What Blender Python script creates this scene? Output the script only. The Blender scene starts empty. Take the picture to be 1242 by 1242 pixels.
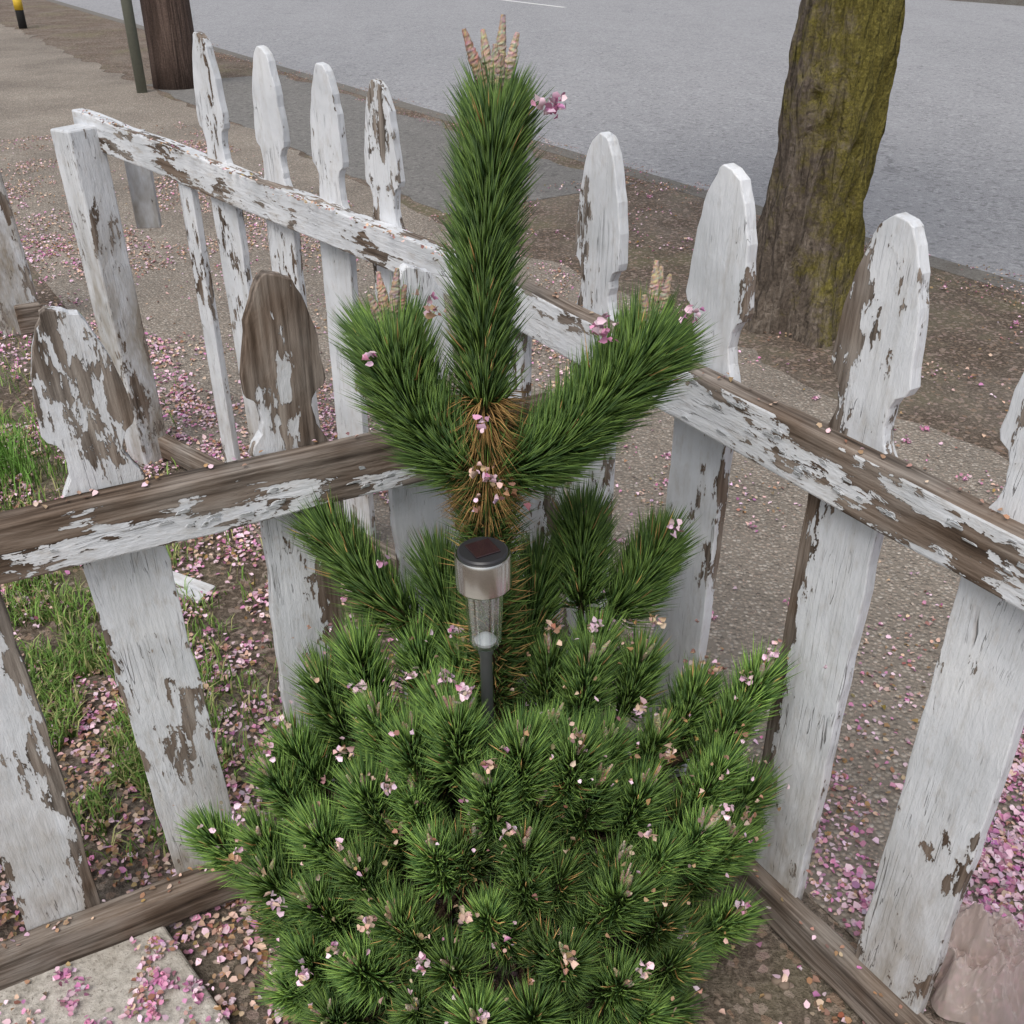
import bpy, bmesh, math, random
import numpy as np
from mathutils import Vector, Matrix, noise as mnoise
random.seed(7); rng = np.random.default_rng(7)
SC = bpy.context.scene
COL = SC.collection

# street frame: N points across to the road, A runs along the street
N2 = np.array([.835, .55]); A2 = np.array([-.55, .835])
def st(s, t, z=0.0): return (N2[0]*s + A2[0]*t, N2[1]*s + A2[1]*t, z)

# ------------------------------------------------------------------ helpers
def empty(name, loc=(0,0,0)):
    e = bpy.data.objects.new(name, None); e.location = loc; e.empty_display_size = .1
    COL.objects.link(e); return e
def mesh_obj(name, verts, faces, mat=None, parent=None, smooth=False, loc=None):
    me = bpy.data.meshes.new(name)
    me.from_pydata([tuple(v) for v in verts], [], [tuple(f) for f in faces]); me.update()
    o = bpy.data.objects.new(name, me); COL.objects.link(o)
    if mat: me.materials.append(mat)
    if parent: o.parent = parent
    if loc: o.location = loc
    if smooth: me.polygons.foreach_set('use_smooth', [True]*len(me.polygons))
    return o
def np_mesh(name, V, loops, starts, cols=None, mat=None, parent=None, smooth=False):
    me = bpy.data.meshes.new(name)
    me.vertices.add(len(V)); me.vertices.foreach_set('co', np.asarray(V, np.float32).ravel())
    me.loops.add(len(loops)); me.loops.foreach_set('vertex_index', np.asarray(loops, np.int32))
    me.polygons.add(len(starts)); me.polygons.foreach_set('loop_start', np.asarray(starts, np.int32))
    if smooth: me.polygons.foreach_set('use_smooth', np.ones(len(starts), bool))
    me.update(calc_edges=True); me.validate()
    if cols is not None:
        at = me.color_attributes.new('Col', 'FLOAT_COLOR', 'POINT')
        c = np.ones((len(V), 4), np.float32); c[:, :3] = cols
        at.data.foreach_set('color', c.ravel())
    o = bpy.data.objects.new(name, me); COL.objects.link(o)
    if mat: me.materials.append(mat)
    if parent: o.parent = parent
    return o
def box(name, c, size, mat, parent=None, rot=(0,0,0), bev=.003, cuts=0, jit=0):
    bm = bmesh.new(); bmesh.ops.create_cube(bm, size=1)
    for v in bm.verts: v.co = Vector((v.co.x*size[0], v.co.y*size[1], v.co.z*size[2]))
    if cuts:
        ax = max(range(3), key=lambda i: size[i])
        ed = [e for e in bm.edges if abs((e.verts[0].co-e.verts[1].co)[ax]) > size[ax]*.9]
        bmesh.ops.subdivide_edges(bm, edges=ed, cuts=cuts, use_grid_fill=True)
        for v in bm.verts:
            q = mnoise.noise_vector(Vector(c)+v.co*6)
            v.co += q*jit
    me = bpy.data.meshes.new(name); bm.to_mesh(me); bm.free()
    o = bpy.data.objects.new(name, me); COL.objects.link(o); me.materials.append(mat)
    o.location = c; o.rotation_euler = rot
    if parent: o.parent = parent
    if bev:
        m = o.modifiers.new('b', 'BEVEL'); m.width = bev; m.segments = 2; m.angle_limit = .8
    return o
def tube(path, radii, seg=8, V=None, F=None, jit=0):
    V = [] if V is None else V; F = [] if F is None else F
    base = len(V); P = [Vector(p) for p in path]
    for i, p in enumerate(P):
        T = (P[min(i+1, len(P)-1)]-P[max(i-1, 0)]).normalized()
        ref = Vector((1,0,0)) if abs(T.z) > .8 else Vector((0,0,1))
        X = T.cross(ref).normalized(); Y = T.cross(X)
        for k in range(seg):
            a = 2*math.pi*k/seg; r = radii[i]*(1+jit*random.uniform(-1,1))
            V.append(tuple(p + X*math.cos(a)*r + Y*math.sin(a)*r))
    for i in range(len(P)-1):
        for k in range(seg):
            a = base+i*seg+k; b = base+i*seg+(k+1) % seg
            F.append((a, b, b+seg, a+seg))
    F.append(tuple(base+k for k in range(seg))[::-1]); F.append(tuple(base+(len(P)-1)*seg+k for k in range(seg)))
    return V, F
def lathe(name, prof, mat, parent, loc=(0,0,0), seg=40, ribs=0):
    V=[];F=[]
    for r,z in prof:
        for k in range(seg):
            a=2*math.pi*k/seg; rr=r*(1+ribs*math.cos(a*10)); V.append((rr*math.cos(a), rr*math.sin(a), z))
    for i in range(len(prof)-1):
        for k in range(seg):
            a=i*seg+k; b=i*seg+(k+1)%seg; F.append((a,b,b+seg,a+seg))
    o = mesh_obj(name,V,F,mat,parent,smooth=True,loc=loc)
    m=o.modifiers.new('e','EDGE_SPLIT'); m.split_angle=.6
    return o

# ------------------------------------------------------------------ materials
class NT:
    def __init__(s, name):
        s.m = bpy.data.materials.new(name); s.m.use_nodes = True; s.t = s.m.node_tree
        s.b = s.t.nodes['Principled BSDF']
        s.b.inputs['Roughness'].default_value = .85
        s.b.inputs['Specular IOR Level'].default_value = .25
    def n(s, ty, **k):
        x = s.t.nodes.new(ty)
        for a, v in k.items(): setattr(x, a, v)
        return x
    def l(s, a, b): s.t.links.new(a, b)
    def setin(s, sock, v):
        if isinstance(v, bpy.types.NodeSocket): s.l(v, sock)
        else: sock.default_value = v
    def coord(s, kind='Object'): return s.n('ShaderNodeTexCoord').outputs[kind]
    def mapping(s, vec, scale=(1,1,1), loc=(0,0,0), rot=(0,0,0)):
        m = s.n('ShaderNodeMapping'); s.l(vec, m.inputs[0]); m.inputs['Scale'].default_value = scale
        m.inputs['Location'].default_value = loc; m.inputs['Rotation'].default_value = rot
        return m.outputs[0]
    def noise(s, vec, scale, detail=4, rough=.6, dist=0):
        x = s.n('ShaderNodeTexNoise'); s.l(vec, x.inputs['Vector']); x.inputs['Scale'].default_value = scale
        x.inputs['Detail'].default_value = min(detail,4); x.inputs['Roughness'].default_value = rough
        x.inputs['Distortion'].default_value = dist; return x.outputs['Fac']
    def voro(s, vec, scale, feature='F1', out='Distance', rnd=1):
        x = s.n('ShaderNodeTexVoronoi', feature=feature); s.l(vec, x.inputs['Vector'])
        x.inputs['Scale'].default_value = scale; x.inputs['Randomness'].default_value = rnd
        return x.outputs[out]
    def math(s, op, a, b=0.0, c=None, clamp=False):
        x = s.n('ShaderNodeMath', operation=op, use_clamp=clamp)
        s.setin(x.inputs[0], a); s.setin(x.inputs[1], b)
        if c is not None: s.setin(x.inputs[2], c)
        return x.outputs[0]
    def step(s, v, lo, hi, a=0., b=1.):
        x = s.n('ShaderNodeMapRange'); s.l(v, x.inputs[0])
        x.inputs[1].default_value = lo; x.inputs[2].default_value = hi
        x.inputs[3].default_value = a; x.inputs[4].default_value = b; return x.outputs[0]
    def ramp(s, v, stops, interp='LINEAR'):
        x = s.n('ShaderNodeValToRGB'); s.l(v, x.inputs[0]); cr = x.color_ramp; cr.interpolation = interp
        while len(cr.elements) < len(stops): cr.elements.new(.5)
        for e, (p, c) in zip(cr.elements, stops): e.position = p; e.color = (*c, 1)
        return x.outputs[0]
    def mix(s, f, a, b, mode='MIX'):
        x = s.n('ShaderNodeMix', data_type='RGBA', blend_type=mode)
        s.setin(x.inputs[0], f)
        for i, v in ((6, a), (7, b)):
            if isinstance(v, tuple): x.inputs[i].default_value = (*v, 1)
            else: s.l(v, x.inputs[i])
        return x.outputs[2]
    def bump(s, h, dist=.002, st=1.0):
        x = s.n('ShaderNodeBump'); s.l(h, x.inputs['Height']); x.inputs['Distance'].default_value = dist
        x.inputs['Strength'].default_value = st; s.l(x.outputs[0], s.b.inputs['Normal'])
    def color(s, c): s.setin(s.b.inputs['Base Color'], (*c, 1) if isinstance(c, tuple) else c)

def paint_mat(name, thr, along='Z', topfac=0.0, stain=0.3, head=0.0, edge=.05, upper=0.0, side=0.0):
    g = NT(name)
    co = g.coord()
    rn = g.n('ShaderNodeObjectInfo').outputs['Random']
    va = g.n('ShaderNodeVectorMath', operation='ADD'); g.l(co, va.inputs[0])
    cb = g.n('ShaderNodeCombineXYZ'); off = g.math('MULTIPLY', rn, 37.)
    for i in range(3): g.l(off, cb.inputs[i])
    g.l(cb.outputs[0], va.inputs[1]); v = va.outputs[0]
    sc = (1,1,.36) if along == 'Z' else (.36,1,1)
    gr = (1,1,.05) if along == 'Z' else (.05,1,1)
    vs = g.mapping(v, sc); vg = g.mapping(v, gr)
    n1 = g.noise(vs, 11, 3, .55, .4); n2 = g.noise(vs, 48, 4, .7, .3)
    m = g.math('MULTIPLY_ADD', n2, .42, g.math('MULTIPLY', n1, .58))
    grain = g.noise(vg, 130, 4, .6, .2); grain2 = g.noise(vg, 38, 3, .5, .6)
    so = g.n('ShaderNodeSeparateXYZ'); g.l(co, so.inputs[0])
    if topfac:
        nz = g.n('ShaderNodeSeparateXYZ'); g.l(g.n('ShaderNodeNewGeometry').outputs['Normal'], nz.inputs[0])
        m = g.math('ADD', m, g.step(nz.outputs[2], .5, .8, 0, topfac))
    if head: m = g.math('ADD', m, g.step(so.outputs[2], .78, .86, 0, head))
    if upper: m = g.math('ADD', m, g.step(so.outputs[2], -.015, .03, 0, upper))
    if side:
        m = g.math('ADD', m, g.step(g.math('MULTIPLY', so.outputs[0], 1. if side>0 else -1.), .012, .055, 0, abs(side)))
    if along == 'Z' and edge:
        m = g.math('ADD', m, g.step(g.math('ABSOLUTE', so.outputs[0]), .036, .063, 0, edge))
    m = g.math('MULTIPLY_ADD', g.math('SUBTRACT', grain, .5), .15, m)
    chip = g.step(m, thr, thr+.006)
    crk = g.math('ABSOLUTE', g.math('SUBTRACT', g.noise(vg, 45, 3, .6, .9), .5))
    crack = g.math('MULTIPLY', g.step(crk, .0, .0055, 1, 0), g.step(g.noise(v, 9, 2), .50, .58))
    chipc = g.math('MAXIMUM', chip, g.math('MULTIPLY', crack, .65))
    wood = g.ramp(g.math('MULTIPLY_ADD', grain2, .5, g.math('MULTIPLY', grain, .5)),
                  [(.34, (.025,.017,.012)), (.45, (.095,.066,.047)), (.56, (.20,.152,.118)), (.70, (.36,.305,.255))])
    wood = g.mix(g.step(g.noise(v, 5, 3), .4, .62, 0, .6), wood, g.mix(g.step(grain,.35,.65), (.11,.095,.082), (.40,.37,.335)))
    dirt = g.noise(v, 7, 4, .6)
    dirt2 = g.noise(vs, 60, 4, .7)
    pc = g.ramp(dirt, [(.3, (.55,.57,.59)), (.5, (.68,.70,.73)), (.7, (.76,.775,.795))])
    pc = g.mix(g.step(grain2, .50, .70, 0, .38), pc, (.50,.50,.49))        # grain telegraphing through thin paint
    pc = g.mix(g.math('MULTIPLY', g.step(dirt2, .52, .72), stain), pc, (.36,.31,.25))
    if along == 'Z':
        low = g.math('MULTIPLY', g.step(so.outputs[2], .42, .0, 0, 1.25), g.step(g.noise(vs, 12, 4, .7), .38, .72), clamp=True)
        pc = g.mix(g.math('MULTIPLY', low, .9), pc, g.mix(dirt2, (.20,.16,.115), (.38,.33,.26)))
    halo = g.step(m, thr-.035, thr)
    pc = g.mix(g.math('MULTIPLY', halo, .22), pc, (.45,.42,.38))
    g.color(g.mix(chipc, pc, wood))
    g.setin(g.b.inputs['Roughness'], g.step(chip, 0, 1, .55, .95))
    h = g.math('SUBTRACT', g.math('MULTIPLY', grain, .45), g.math('MULTIPLY', chipc, 1.2))
    h = g.math('MULTIPLY_ADD', n2, .8, h)
    g.bump(h, .0032, 1.0)
    return g.m
M_P_clean = paint_mat('paint_clean', .605, edge=.06)
M_P_mid = paint_mat('paint_chipped', .58, edge=.07)
M_P_left = paint_mat('paint_peeled_one_edge', .60, edge=.03, side=-.15)
M_P_right = paint_mat('paint_peeled_other_edge', .60, edge=.03, side=.10)
M_P_heavy = paint_mat('paint_very_chipped', .572, stain=.45, head=.055)
M_P_bare = paint_mat('paint_nearly_gone', .595, stain=.5, head=.15, side=.10)
M_R_mid = paint_mat('rail_paint', .545, along='X', topfac=.3, stain=.4, upper=.05)
M_R_heavy = paint_mat('rail_paint_worn', .55, along='X', topfac=.3, stain=.5, upper=.22)
M_R_clean = paint_mat('rail_paint_fair', .57, along='X', topfac=.06, stain=.5)
M_R_wood = paint_mat('rail_weathered', .30, along='X', stain=.5)

def ground_soil():
    g = NT('soil'); v = g.coord()
    n = g.noise(v, 2.2, 4, .65); f = g.noise(v, 90, 4, .7)
    c = g.ramp(f, [(.3, (.04,.029,.021)), (.5, (.125,.094,.07)), (.7, (.27,.22,.175))])
    c = g.mix(g.step(n, .42, .62), c, g.ramp(f, [(.3, (.09,.073,.058)), (.7, (.31,.262,.215))]))
    c = g.mix(g.math('MULTIPLY', g.step(g.noise(v, 1.1, 4, .7), .52, .66), .5), c, (.14,.135,.05))
    vc = g.voro(v, 75, out='Color'); sp = g.n('ShaderNodeSeparateColor'); g.l(vc, sp.inputs[0])
    c = g.mix(g.math('MULTIPLY', g.step(sp.outputs[0], .76, .78), .6), c, g.ramp(sp.outputs[1], [(0,(.34,.22,.15)),(.6,(.40,.33,.27)),(1,(.46,.33,.30))]))
    g.color(c); g.bump(g.math('ADD', f, n), .012, 1); return g.m
def aggregate():
    g = NT('exposed_aggregate'); v = g.coord()
    vt = g.n('ShaderNodeTexVoronoi'); g.l(v, vt.inputs['Vector']); vt.inputs['Scale'].default_value=85
    sp = g.n('ShaderNodeSeparateColor'); g.l(vt.outputs['Color'], sp.inputs[0]); d=vt.outputs['Distance']
    st_ = g.ramp(sp.outputs[0], [(0,(.10,.086,.072)),(.25,(.25,.215,.178)),(.5,(.37,.315,.258)),(.75,(.34,.315,.28)),(.92,(.52,.465,.40)),(1,(.66,.605,.54))])
    c = g.mix(g.step(d, .38, .62), st_, (.15,.13,.108))
    c = g.mix(.38, c, g.mix(g.noise(v, 1.4, 4, .65), (.20,.175,.15), (.44,.385,.32)), 'MIX')
    big = g.step(g.noise(v, .7, 4, .6), .35, .65, .84, 1.18)
    x = g.n('ShaderNodeVectorMath', operation='SCALE'); g.l(c, x.inputs[0]); g.l(big, x.inputs['Scale'])
    c2 = g.mix(g.math('MULTIPLY', g.step(g.noise(v, 150, 2), .61, .66), .5), x.outputs[0], (.52,.38,.31))
    g.color(c2); g.bump(g.step(d, 0, .6, 1, 0), .006, 1); return g.m
def asphalt(name, base, crack=True, fine=120):
    g = NT(name); v = g.coord()
    n = g.noise(v, fine, 4, .85); big = g.noise(g.mapping(v, (1,.18,1), rot=(0,0,-.58)), 1.1, 4, .6)
    a = tuple(x*.55 for x in base); b = tuple(min(x*1.55,1) for x in base)
    c = g.ramp(n, [(.36, a), (.5, base), (.62, b)])
    c = g.mix(g.math('MULTIPLY', g.step(big, .35, .65), .4), c, tuple(x*1.22 for x in base))
    c = g.mix(g.math('MULTIPLY', g.step(g.noise(v, 3, 4, .7), .5, .7), .3), c, tuple(x*.75 for x in base))
    vc = g.voro(v, 38, out='Color'); sp = g.n('ShaderNodeSeparateColor'); g.l(vc, sp.inputs[0])
    c = g.mix(g.step(sp.outputs[0], .88, .92, 0, .5), c, tuple(x*1.6 for x in base))
    c = g.mix(g.step(sp.outputs[1], .88, .92, 0, .5), c, tuple(x*.5 for x in base))
    if crack:
        w = g.n('ShaderNodeVectorMath', operation='ADD'); nn = g.n('ShaderNodeTexNoise'); g.l(v, nn.inputs[0]); nn.inputs['Scale'].default_value = 2.2
        nn.inputs['Detail'].default_value = 4
        g.l(v, w.inputs[0]); g.l(nn.outputs['Color'], w.inputs[1])
        e = g.voro(w.outputs[0], .22, 'DISTANCE_TO_EDGE')
        ck = g.math('MULTIPLY', g.step(e, 0, .005, 1, 0), g.step(g.noise(v, .4, 3), .50, .58))
        c = g.mix(g.math('MULTIPLY', ck, .55), c, tuple(x*.4 for x in base))
    g.color(c); g.bump(n, .005, 1); return g.m
def concrete(k=1.0, name='worn_concrete'):
    g = NT(name); v = g.coord()
    n = g.noise(v, 60, 4, .72); b = g.noise(v, 6, 4, .6)
    c = g.ramp(n, [(.3,(.25*k,.235*k,.205*k)),(.5,(.46*k,.43*k,.385*k)),(.7,(.60*k,.57*k,.52*k))])
    c = g.mix(g.math('MULTIPLY', g.step(b, .45, .7), .5), c, (.30*k,.26*k,.21*k))
    c = g.mix(g.math('MULTIPLY', g.step(g.noise(v, 150, 3), .62, .66), .6), c, (.13*k,.11*k,.09*k))
    g.color(c); g.bump(g.math('ADD', n, b), .006, .8); return g.m
def attr_mat(name, rough=.5, spec=.25):
    g = NT(name); a = g.n('ShaderNodeAttribute', attribute_name='Col')
    g.color(a.outputs['Color']); g.b.inputs['Roughness'].default_value = rough
    g.b.inputs['Specular IOR Level'].default_value = spec
    return g.m
def bark(name, moss=0.0, pal=None, zs=.25):
    g = NT(name); v = g.coord()
    vs = g.mapping(v, (1,1,zs))
    f = g.noise(vs, 16, 4, .7, .8); e = g.voro(g.mapping(v,(1,1,zs*.8)), 26, 'DISTANCE_TO_EDGE')
    pal = pal or [(.3,(.03,.024,.019)),(.5,(.135,.108,.085)),(.7,(.30,.255,.21))]
    fine = g.noise(v, 70, 4, .7)
    c = g.ramp(g.math('MULTIPLY_ADD', fine, .4, g.math('MULTIPLY', f, .6)), pal)
    if moss:
        sz = g.n('ShaderNodeSeparateXYZ'); g.l(v, sz.inputs[0])
        side = g.math('MULTIPLY_ADD', sz.outputs[0], 1.35, g.math('MULTIPLY', sz.outputs[2], .26))
        mm = g.step(g.math('ADD', side, g.math('MULTIPLY', g.noise(v, 7, 4, .8), 1.4)), .66, .98)
        mc = g.ramp(g.noise(v, 110, 4, .7), [(.3,(.06,.052,.012)),(.55,(.18,.155,.032)),(.75,(.32,.275,.075))])
        c = g.mix(g.math('MULTIPLY', mm, moss), c, mc)
    g.color(c); g.b.inputs['Roughness'].default_value = .95
    g.bump(g.math('MULTIPLY_ADD', g.step(e, 0, .25), .4, g.math('MULTIPLY_ADD', fine, .3, f)), .03, 1); return g.m
def simple(name, c, rough=.6, metal=0, spec=.4):
    g = NT(name); v = g.coord(); n = g.noise(v, 40, 4, .6)
    g.color(g.mix(n, tuple(x*.8 for x in c), tuple(min(1,x*1.15) for x in c)))
    g.b.inputs['Roughness'].default_value = rough; g.b.inputs['Metallic'].default_value = metal
    g.b.inputs['Specular IOR Level'].default_value = spec; return g.m

M_soil = ground_soil(); M_agg = aggregate(); M_conc = concrete()
M_road = asphalt('road_asphalt', (.305,.305,.315)); M_old = asphalt('old_asphalt', (.185,.178,.168), False, 90)
M_kerb = concrete(.42,'kerb_concrete'); M_white = simple('road_paint', (.75,.75,.73), .7)
M_needle = attr_mat('pine_needle', .45, .16); M_petal = attr_mat('petal', .7, .15)
M_blade = attr_mat('grass_blade', .6); M_bit = attr_mat('bud', .9, .1)

# ------------------------------------------------------------------ ground
mesh_obj('ground', [(-400,-400,-.14),(400,-400,-.14),(400,400,-.14),(-400,400,-.14)], [(0,1,2,3)], M_soil)
def prism(name, poly, z0, z1, mat):
    n = len(poly); V = [st(s,t,z1) for s,t in poly]+[st(s,t,z0) for s,t in poly]
    F = [tuple(range(n))]+[(i,(i+1)%n,n+(i+1)%n,n+i)[::-1] for i in range(n)]
    return mesh_obj(name, V, F, mat)
prism('yard_soil', [(-40,-40),(4.5,-40),(4.5,90),(-40,90)], -.139, 0, M_soil)
def wob(s0, t0, t1, amp, n=60, k=3.):
    return [(s0+amp*mnoise.fractal(Vector((t0+(t1-t0)*i/n*k, s0*3, 1.7)),.8,2,3), t0+(t1-t0)*i/n) for i in range(n+1)]
sw = wob(2.9, -20, 40, .12, 500)
prism('sidewalk', [(1.12,-40)]+sw+[(2.9,60),(.72,60),(.72,2.35),(1.12,1.95)], -.02, .004, M_agg)
left = wob(2.96, 5.2, 11.3, .06, 60); right = wob(4.36, 5.2, 11.3, .14, 60)
prism('driveway_apron', left+right[::-1], -.02, .0035, M_old)
prism('kerb', [(4.501,-60),(4.66,-60),(4.66,90),(4.501,90)], -.139, .002, M_kerb)
mesh_obj('road', [st(4.66,-60,-.12),st(20.8,-60,-.12),st(20.8,120,-.12),st(4.66,120,-.12)], [(0,1,2,3)], M_road)
V=[];F=[]
for t in (-12.2,2.8,17.8,32.8,47.8):
    b=len(V); V+= [st(12.9,t,-.116),st(13.02,t,-.116),st(13.02,t+3,-.116),st(12.9,t+3,-.116)]; F.append((b,b+1,b+2,b+3))
mesh_obj('lane_marking', V, F, M_white)
prism('kerb', [(20.8,-60),(20.96,-60),(20.96,120),(20.8,120)], -.139, .012, M_kerb)
prism('far_sidewalk', [(20.961,-60),(23.5,-60),(23.5,120),(20.961,120)], -.139, .004, M_agg)

# concrete pad lower left
pd = np.array([-.61,1.135]); d1 = np.array([-.886,-.463]); d2 = np.array([.66,-.75])
P = [pd, pd+d2*1.6, pd+d2*1.6+d1*1.4, pd+d1*1.4]
V = [(p[0],p[1],.035) for p in P]+[(p[0],p[1],-.05) for p in P]
o = mesh_obj('concrete_pad', V, [(3,2,1,0),(0,1,5,4),(1,2,6,5),(2,3,7,6),(3,0,4,7)], M_conc)
m = o.modifiers.new('b','BEVEL'); m.width=.008; m.segments=3

# ------------------------------------------------------------------ fence
PROF = [(0,.010),(.006,.018),(.016,.025),(.03,.032),(.06,.043),(.10,.053),(.15,.060),(.20,.064),(.212,.060),(.220,.048),(.235,.042),(.26,.040),(.285,.045),(.305,.056),(.325,.0625)]
def picket(parent, x, y, ztop, ang, mat, zbot=.06, w=1.0, hs=1.0, lean=(0,0), stub=False, name='picket', rough=1.0):
    H = ztop-zbot; R=[]
    if stub: R=[(H,.06*w),(0,.0625*w)]
    else:
        pr=[]
        for (d0,h0),(d1_,h1) in zip(PROF[:-1],PROF[1:]):
            k=2 if d1_-d0>.02 else 1
            for q in range(k): pr.append((d0+(d1_-d0)*q/k,h0+(h1-h0)*q/k))
        pr.append(PROF[-1])
        for d,hw in pr: R.append((H-d*hs, hw*w))
        z = H-.34*hs
        k=20
        for i in range(k+1): R.append((z*(1-i/k), .0625*w))
    sd=random.uniform(0,99)
    nz=lambda z,k: .0034*rough*mnoise.fractal(Vector((z*26,sd,k)),.7,2,3)
    tp=random.uniform(-.006,.006)*rough
    L = [(-hw+nz(z,0)+(tp if z>H-.01 else 0),z) for z,hw in R]; Rr = [(hw+nz(z,5)+(tp if z>H-.01 else 0),z-(.004*rough if z>H-.01 else 0)) for z,hw in R]
    out = L+Rr[::-1]; n=len(out); T=.0105
    V=[(x_,-T,z_) for x_,z_ in out]+[(x_,T,z_) for x_,z_ in out]
    m_=len(R); F=[]
    for i in range(m_-1):
        a,b=i,i+1; c,d=n-1-i,n-2-i
        F.append((a,b,d,c)); F.append((a+n,c+n,d+n,b+n))
    for i in range(n): k=(i+1)%n; F.append((i,i+n,k+n,k))
    o = mesh_obj(name,V,F,mat,parent)
    o.location=(x,y,zbot); o.rotation_euler=(lean[0],lean[1],ang)
    b=o.modifiers.new('b','BEVEL'); b.width=.002; b.segments=2; b.angle_limit=.9
    return o
def rail(parent, p0, p1, mat, h=.088, t=.04, name='rail', cuts=18, jit=.004):
    p0=Vector(p0); p1=Vector(p1); d=p1-p0; c=(p0+p1)/2
    return box(name, c, (d.length,t,h), mat, parent, (0,-math.asin(d.z/d.length),math.atan2(d.y,d.x)), .004, cuts, jit)
M_flake = simple('paint_flake',(.62,.64,.66),.6)
def flakes(parent, p0, p1, outn, n, zr, seed):
    """small curled chips of paint still hanging on the front face of a rail"""
    rr=random.Random(seed); V=[];F=[]; p0=Vector(p0);p1=Vector(p1);E=(p1-p0).normalized();O=Vector(outn).normalized();U=Vector((0,0,1))
    for _ in range(n):
        c=p0+(p1-p0)*rr.random()+U*rr.uniform(*zr); w=rr.uniform(.004,.013); h=rr.uniform(.003,.008); cur=rr.uniform(.2,.6); sg=1; sk=rr.uniform(-1,1); b=len(V); G=6
        for j in range(G+1):
            for i in range(G+1):
                a=i/G*2-1; q=j/G; ww=w*(1-.6*q**2)*(1+.35*mnoise.noise(Vector((a*2,q*3,_*1.3))))
                out=.0006+h*cur*q*q; up=h*sg*math.sin(q*1.45)*(1+.5*mnoise.noise(Vector((a*3,7,_*2.1))))
                V.append(tuple(c+E*(a*ww+sk*q*h)+U*up+O*out))
        for j in range(G):
            for i in range(G):
                k=b+j*(G+1)+i; F.append((k,k+1,k+G+2,k+G+1))
    o=mesh_obj('paint_flakes',V,F,M_flake,parent,True)
    m=o.modifiers.new('s','SOLIDIFY'); m.thickness=.0005; m.offset=0

fa = empty('picket_fence'); eA=Vector((.886,.463)); nA=Vector((-.463,.886)); angA=math.atan2(eA.y,eA.x)
for x,y,zt,mt,ln in [(-.97,.99,1.12,M_P_mid,(.0,.0)),(-.755,1.105,1.13,M_P_right,(0,.0)),(-.54,1.218,1.127,M_P_heavy,(0,-.03)),(-.345,1.325,1.13,M_P_bare,(0,.02)),(-.144,1.43,1.11,M_P_mid,(0,0))]:
    picket(fa,x,y,zt,angA,mt,hs=.82,w=.92,lean=ln,rough=1.5)
o=nA*-.033
rail(fa,(-1.3+o.x,.822+o.y,.826),(.05+o.x,1.528+o.y,.826),M_R_heavy,name='top_rail')
rail(fa,(-1.3+o.x,.822+o.y,.065),(-.05+o.x,1.475+o.y,.065),M_R_wood,name='bottom_rail',h=.075)
o2=nA*-.0545
flakes(fa,(-1.0+o2.x,.979+o2.y,.822),(-.12+o2.x,1.439+o2.y,.822),(.463,-.886,0),30,(-.03,.008),3)
box('corner_post',(.035,1.60,.385),(.09,.09,.79),M_P_mid,fa,(0,0,angA),.004)

fb = empty('picket_fence'); angB=math.atan2(-.835,.55)
for x,y,zt,mt,ln in [(.0,1.935,.90,M_P_mid,(0,0)),(.152,1.706,1.24,M_P_left,(0,0)),(.308,1.475,1.24,M_P_clean,(0,.01)),(.465,1.2,1.24,M_P_left,(0,0)),(.60,.985,1.24,M_P_clean,(0,0)),(.745,.745,1.24,M_P_mid,(0,0)),(.89,.52,1.24,M_P_mid,(0,0))]:
    picket(fb,x,y,zt,angB,mt,lean=ln,w=.98,stub=(zt<1.1))
o=Vector((.835,.55))*-.033
rail(fb,(-.03+o.x,1.985+o.y,.90),(1.02+o.x,.36+o.y,.90),M_R_mid,name='top_rail')
rail(fb,(-.03+o.x,1.985+o.y,.05),(1.02+o.x,.36+o.y,.05),M_R_wood,name='bottom_rail',h=.075)
o2=Vector((.835,.55))*-.0545
flakes(fb,(.20+o2.x,1.63+o2.y,.9),(.80+o2.x,.70+o2.y,.9),(-.835,-.55,0),60,(-.036,.034),5)
fc = empty('picket_fence'); angC=math.atan2(.625,-.78)+math.pi
for x,y,zt,mt in [(-.265,2.235,1.247,M_P_mid),(-.419,2.358,1.266,M_P_clean),(-.566,2.476,1.286,M_P_clean),(-.72,2.605,1.30,M_P_clean)]:
    picket(fc,x,y,zt,angC,mt,w=.80,lean=(0,random.uniform(-.02,.02)))
picket(fc,-.85,2.70,1.0,angC,M_P_mid,w=.45,stub=True)
o=Vector((-.625,-.78))*.03
rail(fc,(-.02+o.x,2.02+o.y,.885),(-1.235,3.035,1.02),M_R_clean,name='top_rail')
rail(fc,(-.02+o.x,2.02+o.y,.05),(-1.17,2.95,.05),M_R_wood,name='bottom_rail',h=.07)
box('gate_post',(-1.20,2.93,.50),(.10,.10,1.06),M_P_clean,fc,(0,-.03,angC),.006,8,.003)
box('post_stub',(-1.10,3.06,.86),(.07,.03,.28),M_P_clean,fc,(0,0,angC+.8))
picket(fc,-.80,2.15,.3,1.2,M_P_mid,zbot=0,w=.55,stub=True,lean=(-1.45,0),name='broken_picket')
fp = empty('fence_post')
box('post',(-2.12,4.10,.55),(.17,.15,1.12),M_P_mid,fp,(0,-.03,.6),.012,8,.006)
box('base_board',(-2.03,4.05,.05),(.10,.04,.16),M_R_wood,fp,(0,0,.5),.005)

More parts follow.
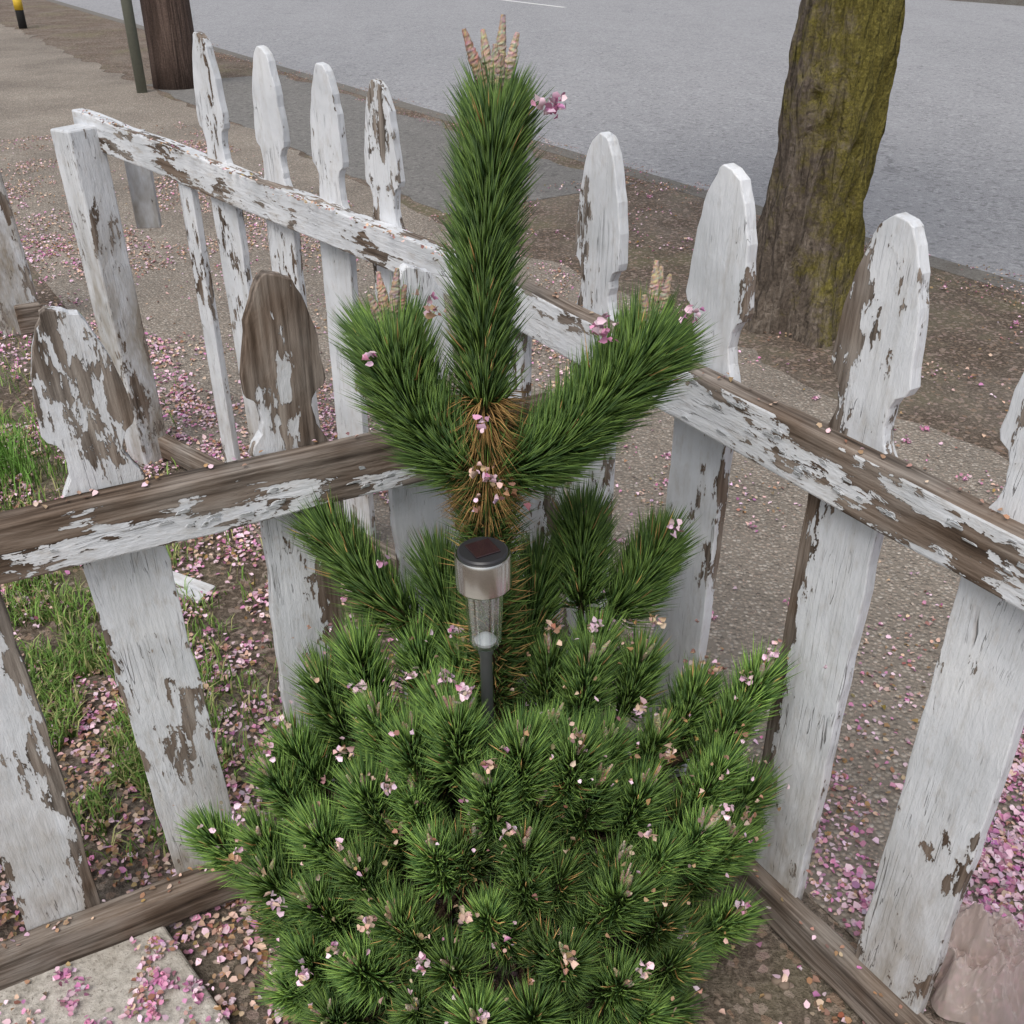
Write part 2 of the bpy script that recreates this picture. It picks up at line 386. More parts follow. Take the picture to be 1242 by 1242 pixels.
# ------------------------------------------------------------------ petals
class Petals:
    def __init__(s): s.V=[];s.C=[]
    def add(s, P, size, col, tilt=.3, fold=.3):
        n=len(P); P=np.asarray(P,float)
        az=rng.uniform(0,2*np.pi,n)
        nz=np.stack([rng.normal(0,tilt,n),rng.normal(0,tilt,n),np.ones(n)],1); nz/=np.linalg.norm(nz,axis=1)[:,None]
        x=np.stack([np.cos(az),np.sin(az),np.zeros(n)],1); x-=nz*(x*nz).sum(1)[:,None]; x/=np.linalg.norm(x,axis=1)[:,None]
        y=np.cross(nz,x)
        sh=[(-.5,0,0),(-.1,.38,1),(.35,.36,1),(.5,0,.2),(.35,-.36,1),(-.1,-.38,1)]
        fo=rng.uniform(-.1,fold*2,n)*size
        vs=[]
        for a,b,c in sh:
            ja=1+rng.normal(0,.16,n)
            vs.append(P+x*(a*size*ja)[:,None]+y*(b*size*ja)[:,None]+nz*(c*fo*.6)[:,None])
        s.V.append(np.stack(vs,1).reshape(-1,3)); s.C.append(np.repeat(col,6,0))
    def build(s,name,parent=None):
        V=np.concatenate(s.V); C=np.concatenate(s.C); n=len(V)//6
        b=(np.arange(n)*6)[:,None]; L=(b+np.array([0,3,2,1, 0,5,4,3])[None]).ravel()
        return np_mesh(name,V,L,np.arange(2*n)*4,C,M_petal,parent)
def pcol(n,w=(.4,.3,.3)):
    pal=np.array([[.62,.28,.44],[.80,.58,.67],[.37,.225,.15],[.66,.47,.38]])
    w=np.array(list(w)+[max(0,1-sum(w))]); k=rng.choice(4,n,p=w/w.sum())
    return np.clip(pal[k]*rng.uniform(.6,1.2,(n,1))+rng.normal(0,.025,(n,3)),.01,.92)
PT=Petals()
def scatter(n,s0,s1,t0,t1,thr,freq,w,z=.006,sz=(.006,.013),sharp=.12,seed=0, xy=False):
    if xy: X=rng.uniform(s0,s1,n);Y=rng.uniform(t0,t1,n)
    else:
        s=rng.uniform(s0,s1,n);t=rng.uniform(t0,t1,n); X=N2[0]*s+A2[0]*t; Y=N2[1]*s+A2[1]*t
    k=np.array([mnoise.fractal(Vector((x*freq,y*freq,seed)),1.,2.,4) for x,y in zip(X,Y)])
    keep=rng.random(n) < np.clip((k-thr)/sharp,0.03,1)
    X=X[keep];Y=Y[keep];m=len(X)
    PT.add(np.stack([X,Y,np.full(m,z)+rng.uniform(0,.008,m)],1),rng.uniform(sz[0],sz[1],m),pcol(m,w),.32,.4)
scatter(22000,1.10,2.1,-.8,.80,-.22,2.6,(.38,.50,.04),seed=21,sharp=.22,sz=(.010,.019),z=.008)
scatter(14000,1.12,1.75,-1.3,1.0,-.2,3.,(.28,.42,.10),seed=1,sharp=.3)
scatter(7000,1.12,1.35,1.0,4.,-.1,3.,(.25,.35,.2),seed=2,sharp=.3)
scatter(16000,1.2,2.9,-1,5,.06,1.6,(.14,.22,.32),seed=3,sharp=.45,sz=(.007,.014))
scatter(30000,.72,2.6,2.6,9,-.08,1.2,(.06,.24,.22),seed=4,sharp=.4,sz=(.009,.018))
scatter(6000,.35,.95,2.6,8,-.15,1.8,(.34,.45,.12),seed=24,sharp=.3,sz=(.011,.020))
scatter(15000,.0,.9,1.0,3.6,-.2,3.2,(.20,.34,.22),seed=5,sharp=.3,sz=(.009,.017))
scatter(11000,-1.4,.2,.6,6.0,-.05,2.2,(.10,.2,.38),seed=6,sharp=.3)
scatter(9000,-.7,.35,.9,2.2,-.3,3.2,(.06,.14,.52),seed=26,sharp=.3,sz=(.008,.016))
scatter(9000,.3,1.08,-.6,1.5,-.2,3.2,(.20,.22,.42),seed=7,sharp=.3,sz=(.008,.015))
scatter(8000,2.8,4.5,-1,5.5,.03,2.0,(.14,.22,.38),seed=8,sharp=.25,sz=(.008,.017))
scatter(12000,4.30,4.74,-2,16,-.1,2.0,(.05,.08,.65),seed=9,z=.006,sharp=.4)
scatter(900,-.9,-.40,.85,1.1,.08,5,(.25,.25,.35),z=.038,seed=10,sharp=.2,xy=True)
scatter(500,-.62,-.45,.95,1.1,.0,7,(.35,.25,.3),z=.038,seed=12,sharp=.2,xy=True)
for (p0,p1,n) in [((-.05,1.97,.932),(-1.2,3.0,1.067),180),((-.0,1.93,.948),(.95,.40,.948),60),((-1.1,.90,.874),(0,1.48,.874),50),((-1.1,.90,.106),(-.2,1.37,.106),70),((0,1.93,.092),(.9,.45,.092),70)]:
    u=rng.random((n,1)); P_=np.array(p0)*(1-u)+np.array(p1)*u; P_[:,:2]+=rng.normal(0,.008,(n,2)); P_[:,:2]-= .02*np.array([.5,.6])
    PT.add(P_,rng.uniform(.005,.010,n),pcol(n,(.03,.1,.6)),.4)
for i in range(150):
    if i<70: x,y,_=st(random.uniform(1.15,2.8),random.uniform(-.8,3))
    elif i<100: x,y,_=st(random.uniform(.1,.9),random.uniform(1.,3))
    elif i<140: x,y,_=st(random.uniform(2.9,4.3),random.uniform(0,5))
    else: x,y=random.uniform(-.75,-.45),random.uniform(.9,1.05)
    m=random.randint(10,18); zz=.044 if i>=140 else .012
    PT.add(np.array([x,y,zz])+rng.normal(0,1,(m,3))*np.array([.008,.008,.005]),rng.uniform(.008,.013,m),pcol(m,(.65,.35,0)),.8,.5)
PT.build('fallen_petals')

# ------------------------------------------------------------------ grass
def blades(name, pts, hmin, hmax, pal):
    n=len(pts); P_=np.asarray(pts,float); az=rng.uniform(0,2*np.pi,n); h=rng.uniform(hmin,hmax,n)
    d=np.stack([np.cos(az),np.sin(az),np.zeros(n)],1); sd=np.stack([-np.sin(az),np.cos(az),np.zeros(n)],1)
    w=rng.uniform(.0010,.0024,n); lean=rng.uniform(.2,1.0,n)
    up=np.array([0,0,1.])
    b0=P_-sd*w[:,None]; b1=P_+sd*w[:,None]
    m=P_+up*(h*.6)[:,None]+d*(h*lean*.3)[:,None]; m0=m-sd*(w*.8)[:,None]; m1=m+sd*(w*.8)[:,None]
    t=P_+up*(h*(1-.25*lean))[:,None]+d*(h*lean*.85)[:,None]
    V=np.stack([b0,b1,m1,m0,t],1).reshape(-1,3)
    b=(np.arange(n)*5)[:,None]; L=(b+np.array([0,1,2,3,3,2,4])[None]).ravel(); S=(np.arange(n)*7)[:,None]+np.array([0,4])[None]
    c=np.array(pal)[rng.integers(0,len(pal),n)]*rng.uniform(.7,1.3,(n,1)); C=np.repeat(c,5,0)
    return np_mesh(name,V,L,S.ravel(),C,M_blade)
gp=[]
for cx,cy,rx,ry,n in [(-1.02,1.72,.42,.38,8600),(-1.35,2.25,.45,.42,7000),(-1.9,2.9,.6,.5,5200),(-2.6,3.6,.8,.6,3000),(-.75,1.50,.20,.18,1800)]:
    for _ in range(n):
        x=random.gauss(cx,rx*.5); y=random.gauss(cy,ry*.5)
        if mnoise.fractal(Vector((x*7,y*7,3)),1,2,3)<-.08: continue
        if (x+.755)*-.463+(y-1.105)*.886<.05: continue
        gp.append((x,y,0))
blades('grass',gp,.02,.07,[(.15,.27,.05),(.21,.34,.08),(.11,.20,.045),(.36,.36,.15)])
tg=[(random.gauss(-1.66,.09),random.gauss(2.78,.09),0) for _ in range(500)]+[(random.gauss(1.05,.06),random.gauss(4.65,.06),0) for _ in range(120)]
blades('grass_tuft',tg,.08,.22,[(.12,.25,.04),(.17,.33,.07)])

# ------------------------------------------------------------------ pine
pine = empty('pine_tree',(0,0,0))
NV=[];NC=[]
def catmull(pts,n):
    P_=[Vector(p) for p in pts]; P_=[P_[0]*2-P_[1]]+P_+[P_[-1]*2-P_[-2]]; out=[]
    seg=len(P_)-3
    for i in range(n+1):
        u=i/n*seg; k=min(int(u),seg-1); f=u-k; a,b,c,d=P_[k:k+4]
        out.append(tuple(.5*((2*b)+(c-a)*f+(2*a-5*b+4*c-d)*f*f+(3*b-a-3*c+d)*f**3)))
    return np.array(out)
def needles(path,n,L=(.05,.07),ang=(25,55),t0=0.,t1=1.,light=1.,brown=0.,r=.00085,bias=1.,upc=.35,tipopen=False,droop=0.):
    path=np.asarray(path); T=np.gradient(path,axis=0); T/=np.linalg.norm(T,axis=1)[:,None]
    u=t0+(t1-t0)*rng.random(n)**bias; f=u*(len(path)-1); i=np.minimum(f.astype(int),len(path)-2); w=(f-i)[:,None]
    p=path[i]*(1-w)+path[i+1]*w; t=T[i]*(1-w)+T[i+1]*w; t/=np.linalg.norm(t,axis=1)[:,None]
    rv=rng.normal(size=(n,3)); rv-=t*(rv*t).sum(1)[:,None]; rv/=np.linalg.norm(rv,axis=1)[:,None]
    a=np.radians(rng.uniform(ang[0],ang[1],n))
    if tipopen:
        q=(u-t0)/(t1-t0); a=a*(1.15-.35*q); m_=q>.82; a[m_]=np.radians(rng.uniform(6,ang[1]*.8,m_.sum()))
    d=t*np.cos(a)[:,None]+rv*np.sin(a)[:,None]
    ll=rng.uniform(L[0],L[1],n)[:,None]
    up=np.array([0,0,1.])
    d2=d+t*upc*.6+up*(upc*.5-droop)+rng.normal(0,.06,(n,3)); d2/=np.linalg.norm(d2,axis=1)[:,None]
    mid=p+d*ll*.5; tip=mid+d2*ll*.5
    sx=np.cross(d,rng.normal(size=(n,3))); sx/=np.linalg.norm(sx,axis=1)[:,None]; sy=np.cross(d,sx)
    vs=[]
    for c_,rr in ((p,r*.8),(mid,r)):
        for k in range(3):
            q=2*np.pi*k/3; vs.append(c_+sx*(math.cos(q)*rr)+sy*(math.sin(q)*rr))
    vs.append(tip); NV.append(np.stack(vs,1).reshape(-1,3))
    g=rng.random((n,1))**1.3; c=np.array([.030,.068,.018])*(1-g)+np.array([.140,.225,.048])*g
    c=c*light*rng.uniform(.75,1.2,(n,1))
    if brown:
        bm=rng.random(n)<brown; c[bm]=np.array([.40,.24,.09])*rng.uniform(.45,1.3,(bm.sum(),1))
    cc=np.repeat(c[:,None],7,1); cc[:,:3]*=.34; cc[:,3:6]*=.95; cc[:,6]=cc[:,6]*1.5+.008  # needle bases darkened, tips brightened: inner shade and highlights put into the colour
    NC.append(cc.reshape(-1,3))
TV=[];TF=[]   # wood
BV=[];BF=[];BC=[]  # buds
def bud(p,d,L,r,c=(.36,.24,.16)):
    p=Vector(p); d=Vector(d).normalized(); n0=len(BV)
    k0=max(5,int(L/.0022)); pts=[p+d*L*j/k0 for j in range(k0+1)]
    tube(pts,[r*random.uniform(.95,1.05)*(1 if j<k0*.7 else 1-.6*(j-k0*.7)/(k0*.3)) for j in range(k0+1)],10,BV,BF,.17)
    k=random.uniform(.8,1.15); pk=random.random()<.35
    for q in range(len(BV)-n0):
        f=q/(len(BV)-n0); cc=c if not (pk and f>.4) else (c[0]*1.03,c[1]*.86,c[2]*.88)
        BC.append(tuple(x*k*random.uniform(.72,1.25) for x in cc))
leader=catmull([(-.015,1.23,0),(-.025,1.22,.3),(-.03,1.21,.6),(-.035,1.20,.90),(-.035,1.195,1.15),(-.018,1.19,1.345)],60)
tube(leader,[.024*(1-.72*i/60) for i in range(61)],10,TV,TF,.08)
needles(leader,4200,(.068,.096),(20,50),.655,.985,.80,.012,upc=.20,bias=.9,r=.0013)
needles(leader,700,(.058,.085),(8,42),.94,1.,1.0,.0,upc=.2,r=.0012)
needles(leader,1500,(.055,.085),(60,130),.56,.68,1.1,.80,upc=-.1,droop=.35,r=.001)
needles(leader,3400,(.055,.085),(35,85),.28,.60,.85,.20,upc=.3,r=.0011)
lb=catmull([(-.035,1.20,.895),(-.085,1.185,.935),(-.13,1.175,1.01),(-.15,1.17,1.085)],24)
rb=catmull([(-.03,1.20,.895),(.045,1.185,.935),(.115,1.175,1.01),(.170,1.165,1.085)],24)
for b_,n_ in ((lb,3300),(rb,3900)):
    tube(b_,[.009*(1-.5*i/24) for i in range(25)],7,TV,TF,.08)
    needles(b_,n_,(.074,.100),(28,74),.04,1.,.97,.01,upc=.75,r=.0013,bias=.85)
    needles(b_,500,(.055,.08),(8,55),.92,1.,1.2,0,upc=.35,r=.0012)
CANDLE=(.46,.365,.285)
for tip,dirs in (((-.018,1.19,1.345),[(-.36,0,1,.100),(.0,-.05,1,.080),(.08,.1,1,.108),(.26,-.1,1,.095),(.1,-.3,1,.075),(-.15,.2,1,.095)]),
                 ((-.150,1.17,1.09),[(-.1,0,1,.090),(.15,0,1,.095),(-.3,-.2,1,.07),(.3,.1,1,.075)]),
                 ((.170,1.165,1.09),[(.0,0,1,.105),(.2,0,1,.09),(-.2,-.2,1,.07),(.1,.2,1,.095)])):
    for dx,dy,dz,L_ in dirs: bud(tip,(dx,dy,dz),L_,.0062,CANDLE)
def shoot(tip,base,n,light=1.,L=(.045,.062),brown=.02,r=.001,sag=.03,budp=.75,ang=(28,70),upc=.6):
    tip=Vector(tip); base=Vector(base); mid=(tip+base)/2+Vector((0,0,-sag))
    p_=catmull([base,mid,tip],12)
    tube(p_,[.006-.003*i/12 for i in range(13)],6,TV,TF,.05)
    needles(p_,n,L,ang,.10,1.,light,brown,upc=upc,bias=.65,r=r,tipopen=True)
    d=Vector(p_[-1])-Vector(p_[-3])
    if random.random()<budp:
        for _ in range(random.randint(3,6)):
            q=d.normalized()+Vector((random.gauss(0,.28),random.gauss(0,.28),.25)); bud(p_[-1],q,random.uniform(.030,.056),random.uniform(.003,.0044),random.choice([(.40,.31,.22),(.35,.32,.20),(.45,.36,.29)]))
    return p_
UL=(.070,.094)
shoot((-.275,1.28,.740),(-.13,1.26,.57),1500,.95,UL,sag=.02,ang=(28,66),r=.0012)
shoot((.108,1.30,.740),(.11,1.29,.57),1600,.95,UL,sag=0,ang=(28,70),r=.0012)
shoot((.225,1.30,.700),(.14,1.28,.58),1400,1.,UL,sag=.02,ang=(28,70),r=.0012)
shoot((-.115,1.30,.66),(-.06,1.24,.50),1300,.9,UL,r=.0012)
shoot((.04,1.29,.66),(.0,1.24,.48),1300,.9,UL,r=.0012)
TIPS=[(-.237,1.20,.606),(-.149,1.25,.583),(-.304,1.2,.559),(-.103,1.12,.585),(-.361,1.15,.478),(-.037,1.08,.527),(-.212,1.15,.528),
(.118,1.14,.645),(.213,1.22,.598),(.057,1.08,.575),(.231,1.12,.523),(.303,1.2,.55),(.394,1.17,.60),(.346,1.15,.528),(-.225,1.04,.486),(-.384,1.1,.459),
(.118,1.0,.533),(-.024,1.0,.495),(.313,1.08,.487),(.395,1.12,.404),(-.490,1.10,.321),(-.4,1.06,.362),(-.385,1.02,.317),
(-.108,.95,.459),(-.223,.97,.394),(.021,.95,.469),(-.295,.95,.351),(.226,.98,.418),(.36,1.06,.362),(.157,.92,.406),
(-.171,.9,.362),(-.035,.9,.38),(-.091,.86,.311),(-.219,.88,.30),(-.311,.92,.262),(.077,.86,.346),(.032,.81,.284),(.158,.86,.293),(.275,.93,.248),
(.363,1.02,.224),(-.146,.82,.268),(-.271,.86,.206),(-.354,.93,.17),(.207,.85,.221),(-.05,.79,.30),(.11,.80,.22),(.30,1.25,.45),(-.30,1.22,.42),(-.40,1.12,.24),(.40,1.12,.29),
(-.12,1.16,.53),(.14,1.07,.55),(.06,1.20,.60),(.14,1.24,.62),(-.08,1.22,.60),(-.15,1.02,.50),(.19,1.03,.49),(.04,1.03,.52),(-.30,1.02,.42),(.29,1.01,.43),
(-.075,1.00,.645),(.015,.99,.625),(-.03,.97,.57),(.09,1.0,.60),(-.15,1.03,.60)]
C0=Vector((-.015,1.2,.10)); tipinfo=[]
for i,tp in enumerate(TIPS):
    tp=Vector(tp); out=(tp-C0); d=(out.normalized()*.55+Vector((0,0,.8))).normalized()
    big_=random.uniform(.85,1.12)
    tp=tp-d*.040+out.normalized()*random.uniform(-.018,.015)
    Ls=random.uniform(.080,.115); base=tp-d*Ls-out.normalized()*.03
    light=random.uniform(.90,1.65)
    shoot(tp,base,random.randint(600,760),light,(.058*big_,.080*big_),.012,.0013,.012)
    tipinfo.append((tp,d))
    b0=C0+Vector((0,0,random.uniform(-.03,.2))); tube(catmull([b0,(b0+base)/2+Vector((0,0,-.03)),base],8),[.012-.0008*k for k in range(9)],6,TV,TF,.06)
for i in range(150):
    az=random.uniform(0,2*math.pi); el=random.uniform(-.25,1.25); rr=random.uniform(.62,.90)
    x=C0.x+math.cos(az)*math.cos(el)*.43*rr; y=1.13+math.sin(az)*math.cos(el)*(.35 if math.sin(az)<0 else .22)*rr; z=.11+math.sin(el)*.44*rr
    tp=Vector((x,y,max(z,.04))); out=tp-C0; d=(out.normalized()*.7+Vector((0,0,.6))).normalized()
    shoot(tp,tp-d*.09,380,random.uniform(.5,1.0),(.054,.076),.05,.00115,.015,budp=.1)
V=np.concatenate(NV); C=np.concatenate(NC); n=len(V)//7; b=(np.arange(n)*7)[:,None]
Lp=np.array([0,1,4,3,1,2,5,4,2,0,3,5,3,4,6,4,5,6,5,3,6]); Ss=np.array([0,4,8,12,15,18])
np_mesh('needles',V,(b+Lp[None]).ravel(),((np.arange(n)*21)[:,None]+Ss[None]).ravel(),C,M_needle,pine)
M_pbark=bark('pine_bark',0,[(.3,(.03,.02,.014)),(.5,(.10,.065,.042)),(.7,(.2,.14,.10))],.6)
mesh_obj('trunk_and_branches',TV,TF,M_pbark,pine,True)
ob=mesh_obj('buds',BV,BF,M_bit,pine,False)
at=ob.data.color_attributes.new('Col','FLOAT_COLOR','POINT'); at.data.foreach_set('color',np.concatenate([np.array(BC),np.ones((len(BC),1))],1).astype(np.float32).ravel())
# blossoms caught in the needles
PP=Petals()
def blossom(p,n,sp,w,sz=(.007,.012)):
    P_=np.array(p)+rng.normal(0,sp,(n,3)); PP.add(P_,rng.uniform(*sz,n),pcol(n,w),1.3,.6)
big=[((.045,1.16,1.365),34,.007,(.35,.65,0)),((.105,1.13,1.12),30,.007,(.65,.35,0)),((-.095,1.13,1.15),14,.006,(.2,.3,.3)),((.215,1.14,1.14),10,.006,(.4,.5,.1)),
 ((-.035,1.12,.935),12,.010,(.05,.3,.2)),((-.02,1.13,.915),10,.008,(.02,.3,.25)),((-.035,1.13,1.00),8,.006,(.5,.5,0)),((.0,1.13,.90),8,.010,(.05,.1,.6)),((-.05,1.13,.88),4,.006,(.5,.3,.2)),((.24,1.25,.77),10,.006,(.1,.7,.1)),((-.19,1.22,.73),7,.006,(.5,.5,0)),((-.165,1.1,1.10),6,.004,(.5,.5,0))]
for b_ in big: blossom(*b_)
for i,(tp,d) in enumerate(tipinfo):
    if random.random()<.62:
        q=tp+d*random.uniform(.050,.072)+Vector((random.gauss(0,.018),random.gauss(0,.018),.0))
        k=random.choice([(.22,.73,.0),(.03,.85,.0),(.02,.4,.1),(.02,.2,.1),(.03,.1,.5),(.02,.55,.02)])
        blossom(q,random.randint(9,18),.0055,k,(.007,.012))
for i in range(300):
    tp,d=random.choice(tipinfo); q=tp+d*random.uniform(.01,.07)+Vector((random.gauss(0,.038),random.gauss(0,.038),random.gauss(0,.008)))
    blossom(q,random.choice([1,1,2]),.003,(.03,.26,.48),(.005,.010))
PP.build('caught_petals',pine)

# ------------------------------------------------------------------ solar light
sl=empty('solar_garden_light',(-.027,1.065,0)); sl.rotation_euler=(0,-.012,0)
steel=NT('brushed_steel'); v=steel.coord(); nz=steel.noise(steel.mapping(v,(1,1,60)),30,3)
steel.color(steel.mix(nz,(.50,.49,.47),(.80,.79,.76))); steel.b.inputs['Metallic'].default_value=1.; steel.b.inputs['Roughness'].default_value=.22
blackp=simple('black_plastic',(.03,.03,.033),.35); panel=simple('solar_cell',(.035,.018,.02),.15,0,.8)
clear=NT('clear_plastic'); gl=clear.n('ShaderNodeBsdfGlossy'); gl.inputs['Roughness'].default_value=.08; gl.inputs[0].default_value=(.9,.93,.93,1)
tpn=clear.n('ShaderNodeBsdfTransparent'); tpn.inputs[0].default_value=(.90,.93,.93,1); mx=clear.n('ShaderNodeMixShader')
lw=clear.n('ShaderNodeLayerWeight'); lw.inputs[0].default_value=.4
clear.l(clear.math('MULTIPLY_ADD',lw.outputs['Facing'],.8,.08,clamp=True),mx.inputs[0]); clear.l(tpn.outputs[0],mx.inputs[1]); clear.l(gl.outputs[0],mx.inputs[2]); clear.l(mx.outputs[0],clear.t.nodes['Material Output'].inputs[0])
stakem=simple('stake_grey',(.16,.165,.17),.4,.5)
lathe('steel_collar',[(.0,.800),(.034,.800),(.0365,.803),(.0365,.846),(.0345,.850),(.031,.8505)],steel.m,sl)
lathe('black_cap',[(.0325,.849),(.0325,.853),(.030,.855),(.0,.8555)],blackp,sl)
box('solar_panel',(0,0,.8567),(.034,.034,.002),panel,sl,(0,0,.5),.0005)
lathe('clear_body',[(.0245,.800),(.0245,.79),(.0235,.76),(.0215,.73),(.0208,.715),(.0213,.710),(.018,.704),(.0,.703)],clear.m,sl,seg=80,ribs=.03)
lathe('led_base',[(.0,.706),(.013,.706),(.015,.712),(.010,.717),(.003,.722),(.0,.722)],simple('led_white',(.55,.57,.60),.3),sl)
lathe('lamp_holder',[(.0,.799),(.010,.799),(.010,.786),(.004,.785),(.003,.774),(.0,.772)],simple('holder_grey',(.35,.35,.35),.4),sl)
lathe('stake',[(.0,.7025),(.010,.7025),(.0105,.690),(.0085,.685),(.0080,.30),(.006,.05),(.001,-.02)],stakem,sl)

# ------------------------------------------------------------------ street tree
stree=empty('street_tree',(1.255,4.22,0))
M_bark=bark('tree_bark',.92)
V=[];F=[];SEG=84;RI=130
for i in range(RI+1):
    z=-.05+3.1*i/RI; fl=.08*math.exp(-max(z,0)/.25)
    for k in range(SEG):
        a=2*math.pi*k/SEG; x,y=math.cos(a),math.sin(a)
        r=.190-.002*z+fl*(1+.5*math.sin(a*4+1)+.3*math.sin(a*7))
        r+=.032*mnoise.fractal(Vector((x*1.1,y*1.1,z*1.2)),1,2,4)+.028*mnoise.fractal(Vector((x*4.5,y*4.5,z*2.2+5)),.7,2,5)
        for kz,ka,kr in ((.93,-2.2,.05),(1.40,-2.0,.045),(.55,-1.2,.03),(.75,-1.3,.03)):
            dd=((z-kz)/.10)**2+((math.atan2(math.sin(a-ka),math.cos(a-ka)))/.35)**2
            r+=kr*math.exp(-dd)-kr*1.3*math.exp(-dd*6)
        V.append((x*r+.012*math.sin(z*1.4),y*r,z))
for i in range(RI):
    for k in range(SEG):
        a=i*SEG+k;b2=i*SEG+(k+1)%SEG;F.append((a,b2,b2+SEG,a+SEG))
mesh_obj('trunk',V,F,M_bark,stree,True)
LV=[];LF=[];ends=[]
for k in range(7):
    az=k*.9+.3; p=Vector((0,0,2.85+.05*k)); pts=[p+Vector((0,0,-.15))]; d=Vector((math.cos(az),math.sin(az),1.0)).normalized()
    for j in range(6):
        p=p+d*.42; d=(d+Vector((random.gauss(0,.2),random.gauss(0,.2),.08))).normalized(); pts.append(p.copy()); ends.append(p.copy())
        if j>1:
            q=p+Vector((random.gauss(0,.5),random.gauss(0,.5),random.uniform(.1,.5))); tube([p,(p+q)/2,q],[.03,.02,.008],6,LV,LF); ends.append(q)
    tube(pts,[.11,.10,.085,.07,.055,.04,.02],9,LV,LF,.08)
mesh_obj('limbs',LV,LF,M_bark,stree,True)
CR=Petals(); E=np.array([tuple(e) for e in ends])
n=9000; P_=E[rng.integers(0,len(E),n)]+rng.normal(0,.22,(n,3)); c=np.where(rng.random((n,1))<.35,np.array([[.6,.3,.42]]),np.array([[.07,.12,.03]]))*rng.uniform(.6,1.3,(n,1))
CR.add(P_,rng.uniform(.04,.09,n),c,1.5,.3); CR.build('crown',stree)

# ------------------------------------------------------------------ utility pole etc
up=empty('utility_pole',(-3.38,10.95,0))
M_pole=bark('pole_wood',0,[(.3,(.025,.017,.014)),(.5,(.10,.068,.055)),(.7,(.21,.15,.125))],.06)
V,F=tube([(0,0,-.1),(0,0,.3),(0,0,2),(0,0,5),(0,0,9)],[.245,.235,.22,.18,.14],24,None,None,.02); mesh_obj('pole',V,F,M_pole,up,True)
box('crossarm',(0,0,8.3),(2.4,.1,.12),M_pole,up,(0,0,.58))
for q in (-1,-.5,.5,1): lathe('insulator',[(.0,0),(.04,0),(.05,.05),(.02,.1),(.0,.12)],M_white,up,(q*math.cos(.58),q*math.sin(.58),8.36),12)
sp=empty('sign_post',(-3.62,10.55,0))
M_galv=simple('galvanised',(.20,.21,.17),.6,.3)
V,F=tube([(0,0,-.1),(0,0,2.6)],[.05,.05],16); mesh_obj('pole',V,F,M_galv,sp,True)
box('sign_plate',(0,-.06,2.35),(.4,.01,.5),M_white,sp)
bo=empty('marker_post',(-7.35,16.7,0))
V,F=tube([(0,0,-.1),(0,0,.62)],[.06,.06],14); mesh_obj('post',V,F,simple('bollard_black',(.02,.02,.02)),bo,True)
V,F=tube([(0,0,.25),(0,0,.42)],[.064,.064],14); mesh_obj('band',V,F,simple('bollard_yellow',(.6,.4,.03)),bo,True)
V,F=tube([(0,0,.62),(0,0,1.0)],[.064,.05],14); mesh_obj('cap',V,F,simple('bollard_yellow_top',(.6,.4,.03)),bo,True)

# ------------------------------------------------------------------ plastic bag: thin crumpled film with facets, pinched top and a loose flap
def crump(x,y,off):
    wx=x+.12*mnoise.noise(Vector((x*2,y*2,off))); wy=y+.12*mnoise.noise(Vector((x*2,y*2,off+4)))
    f=mnoise.voronoi(Vector((wx*2.6,wy*1.9,off)))[0]; f2=mnoise.voronoi(Vector((wx*6.,wy*4.4,off+2)))[0]; f3=mnoise.voronoi(Vector((wx*12.,wy*10.,off+5)))[0]
    return f[0]*1.0+f2[0]*.42+f3[0]*.16
V=[];F=[]
def sheet(G,fn):
    b=len(V)
    for j in range(G+1):
        for i in range(G+1): V.append(fn(i/G*2-1,j/G*2-1))
    for j in range(G):
        for i in range(G):
            a=b+j*(G+1)+i; F.append((a,a+1,a+G+2,a+G+1))
def body(u,w_):
    x=u*math.sqrt(max(0,1-w_*w_/2)); y=w_*math.sqrt(max(0,1-u*u/2)); rr=min(1,math.hypot(x,y)); a=math.atan2(y,x)
    c=crump(x*1.2,y*1.2,3.1)
    edge=1+.30*mnoise.noise(Vector((math.cos(a)*2.2,math.sin(a)*2.2,1)))*rr
    q=math.hypot(x+.35,y-.25)
    z=.062*(1-rr**3)+.050*math.exp(-(q/.30)**2)+.085*(c-.45)*(1-rr**6)+.012
    return (x*.108*edge+.012*(c-.5)*x,y*.092*edge,max(.002,z))
sheet(190,body)
def flap(u,w_):
    q=(w_+1)/2; c=crump(u*1.2,w_*1.2,9.3)
    spread=.020+.055*q
    return (-.045+u*spread+.018*q,.030+.014*math.sin(u*7+q*2)*q+.020*q-.022*(c-.4)*q,.085+.062*q*(1-.35*u*u)-.014*c)
sheet(80,flap)
g=NT('thin_plastic'); g.color((.66,.555,.51)); g.b.inputs['Roughness'].default_value=.2; g.b.inputs['Specular IOR Level'].default_value=1.
tp_=g.n('ShaderNodeBsdfTransparent'); tp_.inputs[0].default_value=(.96,.90,.88,1); mx=g.n('ShaderNodeMixShader')
lw=g.n('ShaderNodeLayerWeight'); lw.inputs[0].default_value=.5
g.l(g.math('MULTIPLY_ADD',lw.outputs['Facing'],-.5,.48,clamp=True),mx.inputs[0])
g.l(g.b.outputs[0],mx.inputs[1]); g.l(tp_.outputs[0],mx.inputs[2]); g.l(mx.outputs[0],g.t.nodes['Material Output'].inputs[0])
mesh_obj('plastic_bag',V,F,g.m,None,True,(.782,1.035,.010))

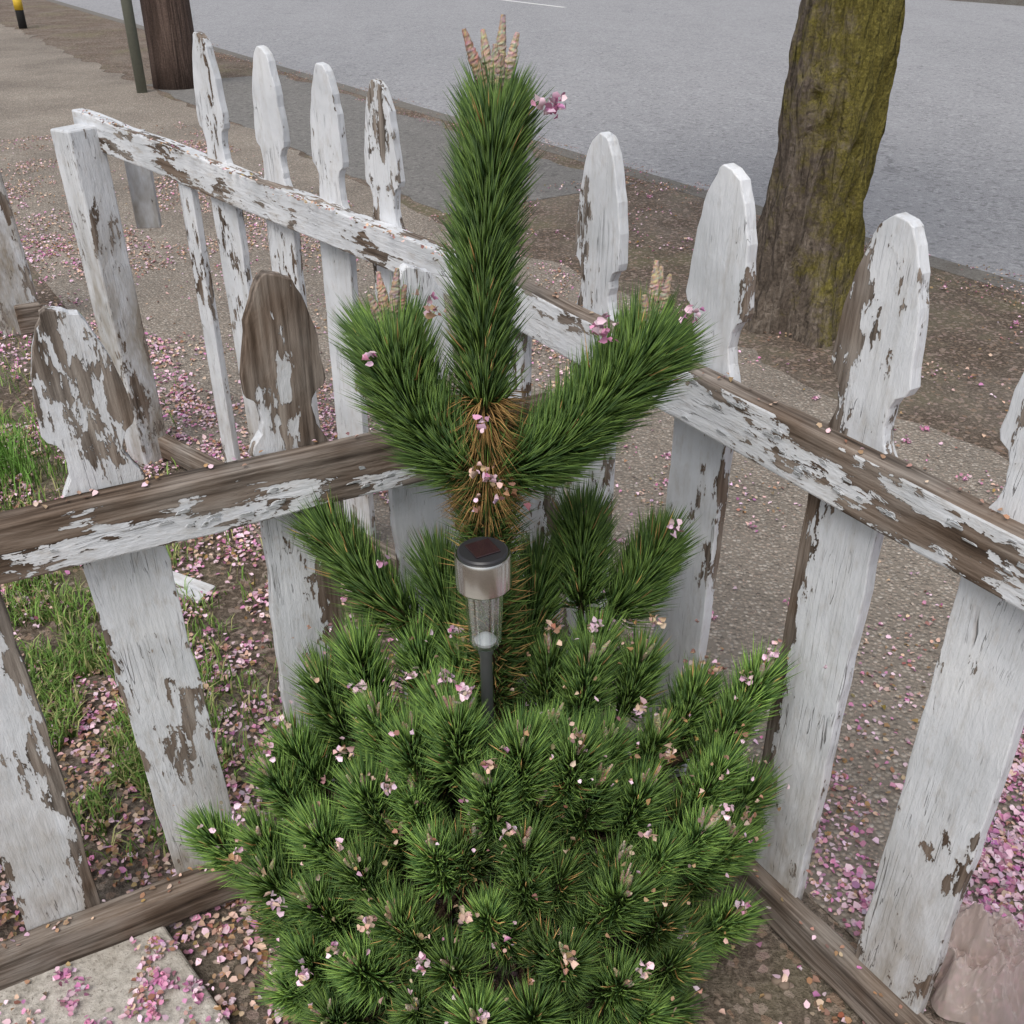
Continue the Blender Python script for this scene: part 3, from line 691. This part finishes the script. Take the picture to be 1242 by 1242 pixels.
# small stones near the pine
V=[];F=[]
for i in range(34):
    if i<17: x,y=random.uniform(.30,.62),random.uniform(.75,1.05)
    else: x,y=random.uniform(-.52,-.25),random.uniform(.85,1.15)
    if x*.835+y*.55>1.0 or (x<0 and (x+.61)*.75+(y-1.135)*.66<.02): continue
    r=random.uniform(.004,.012); b0=len(V); bm=bmesh.new(); bmesh.ops.create_icosphere(bm,subdivisions=2,radius=r)
    sx,sy=random.uniform(.8,1.4),random.uniform(.7,1.2)
    for v_ in bm.verts:
        k=1+.35*mnoise.noise(v_.co/r*1.1+Vector((i,0,0))); V.append((v_.co.x*k*sx+x,v_.co.y*k*sy+y,v_.co.z*k*.6+r*.3))
    for f in bm.faces: F.append(tuple(b0+q.index for q in f.verts))
    bm.free()
mesh_obj('stones',V,F,simple('stone_brown',(.22,.17,.13),.9),None,True)

# ------------------------------------------------------------------ light & camera
w=bpy.data.worlds.new('World'); SC.world=w; w.use_nodes=True; nt=w.node_tree
sk=nt.nodes.new('ShaderNodeTexSky'); sk.sky_type='NISHITA'; sk.sun_disc=False
el,az=math.radians(58),math.radians(200)
sk.sun_elevation=el; sk.sun_rotation=az; sk.air_density=1.; sk.dust_density=4.; sk.ozone_density=1.
hs=nt.nodes.new('ShaderNodeHueSaturation'); hs.inputs['Saturation'].default_value=.46
nt.links.new(sk.outputs[0],hs.inputs['Color']); nt.links.new(hs.outputs[0],nt.nodes['Background'].inputs[0])
nt.nodes['Background'].inputs[1].default_value=.15
ld=bpy.data.lights.new('sun','SUN'); ld.energy=1.4; ld.angle=math.radians(34); ld.color=(1,.97,.92)
lo=bpy.data.objects.new('sun',ld); COL.objects.link(lo)
dv=Vector((-math.sin(az)*math.cos(el),-math.cos(az)*math.cos(el),-math.sin(el)))
lo.rotation_euler=dv.to_track_quat('-Z','Y').to_euler()
cd=bpy.data.cameras.new('camera'); cam=bpy.data.objects.new('camera',cd); COL.objects.link(cam)
cam.location=(0,0,1.55); cam.rotation_euler=(math.radians(59),0,0); cd.sensor_width=36; cd.lens=18/math.tan(math.radians(27)); cd.clip_start=.02; cd.clip_end=1500
SC.camera=cam
SC.view_settings.view_transform='Standard'; SC.view_settings.look='None'; SC.view_settings.exposure=0
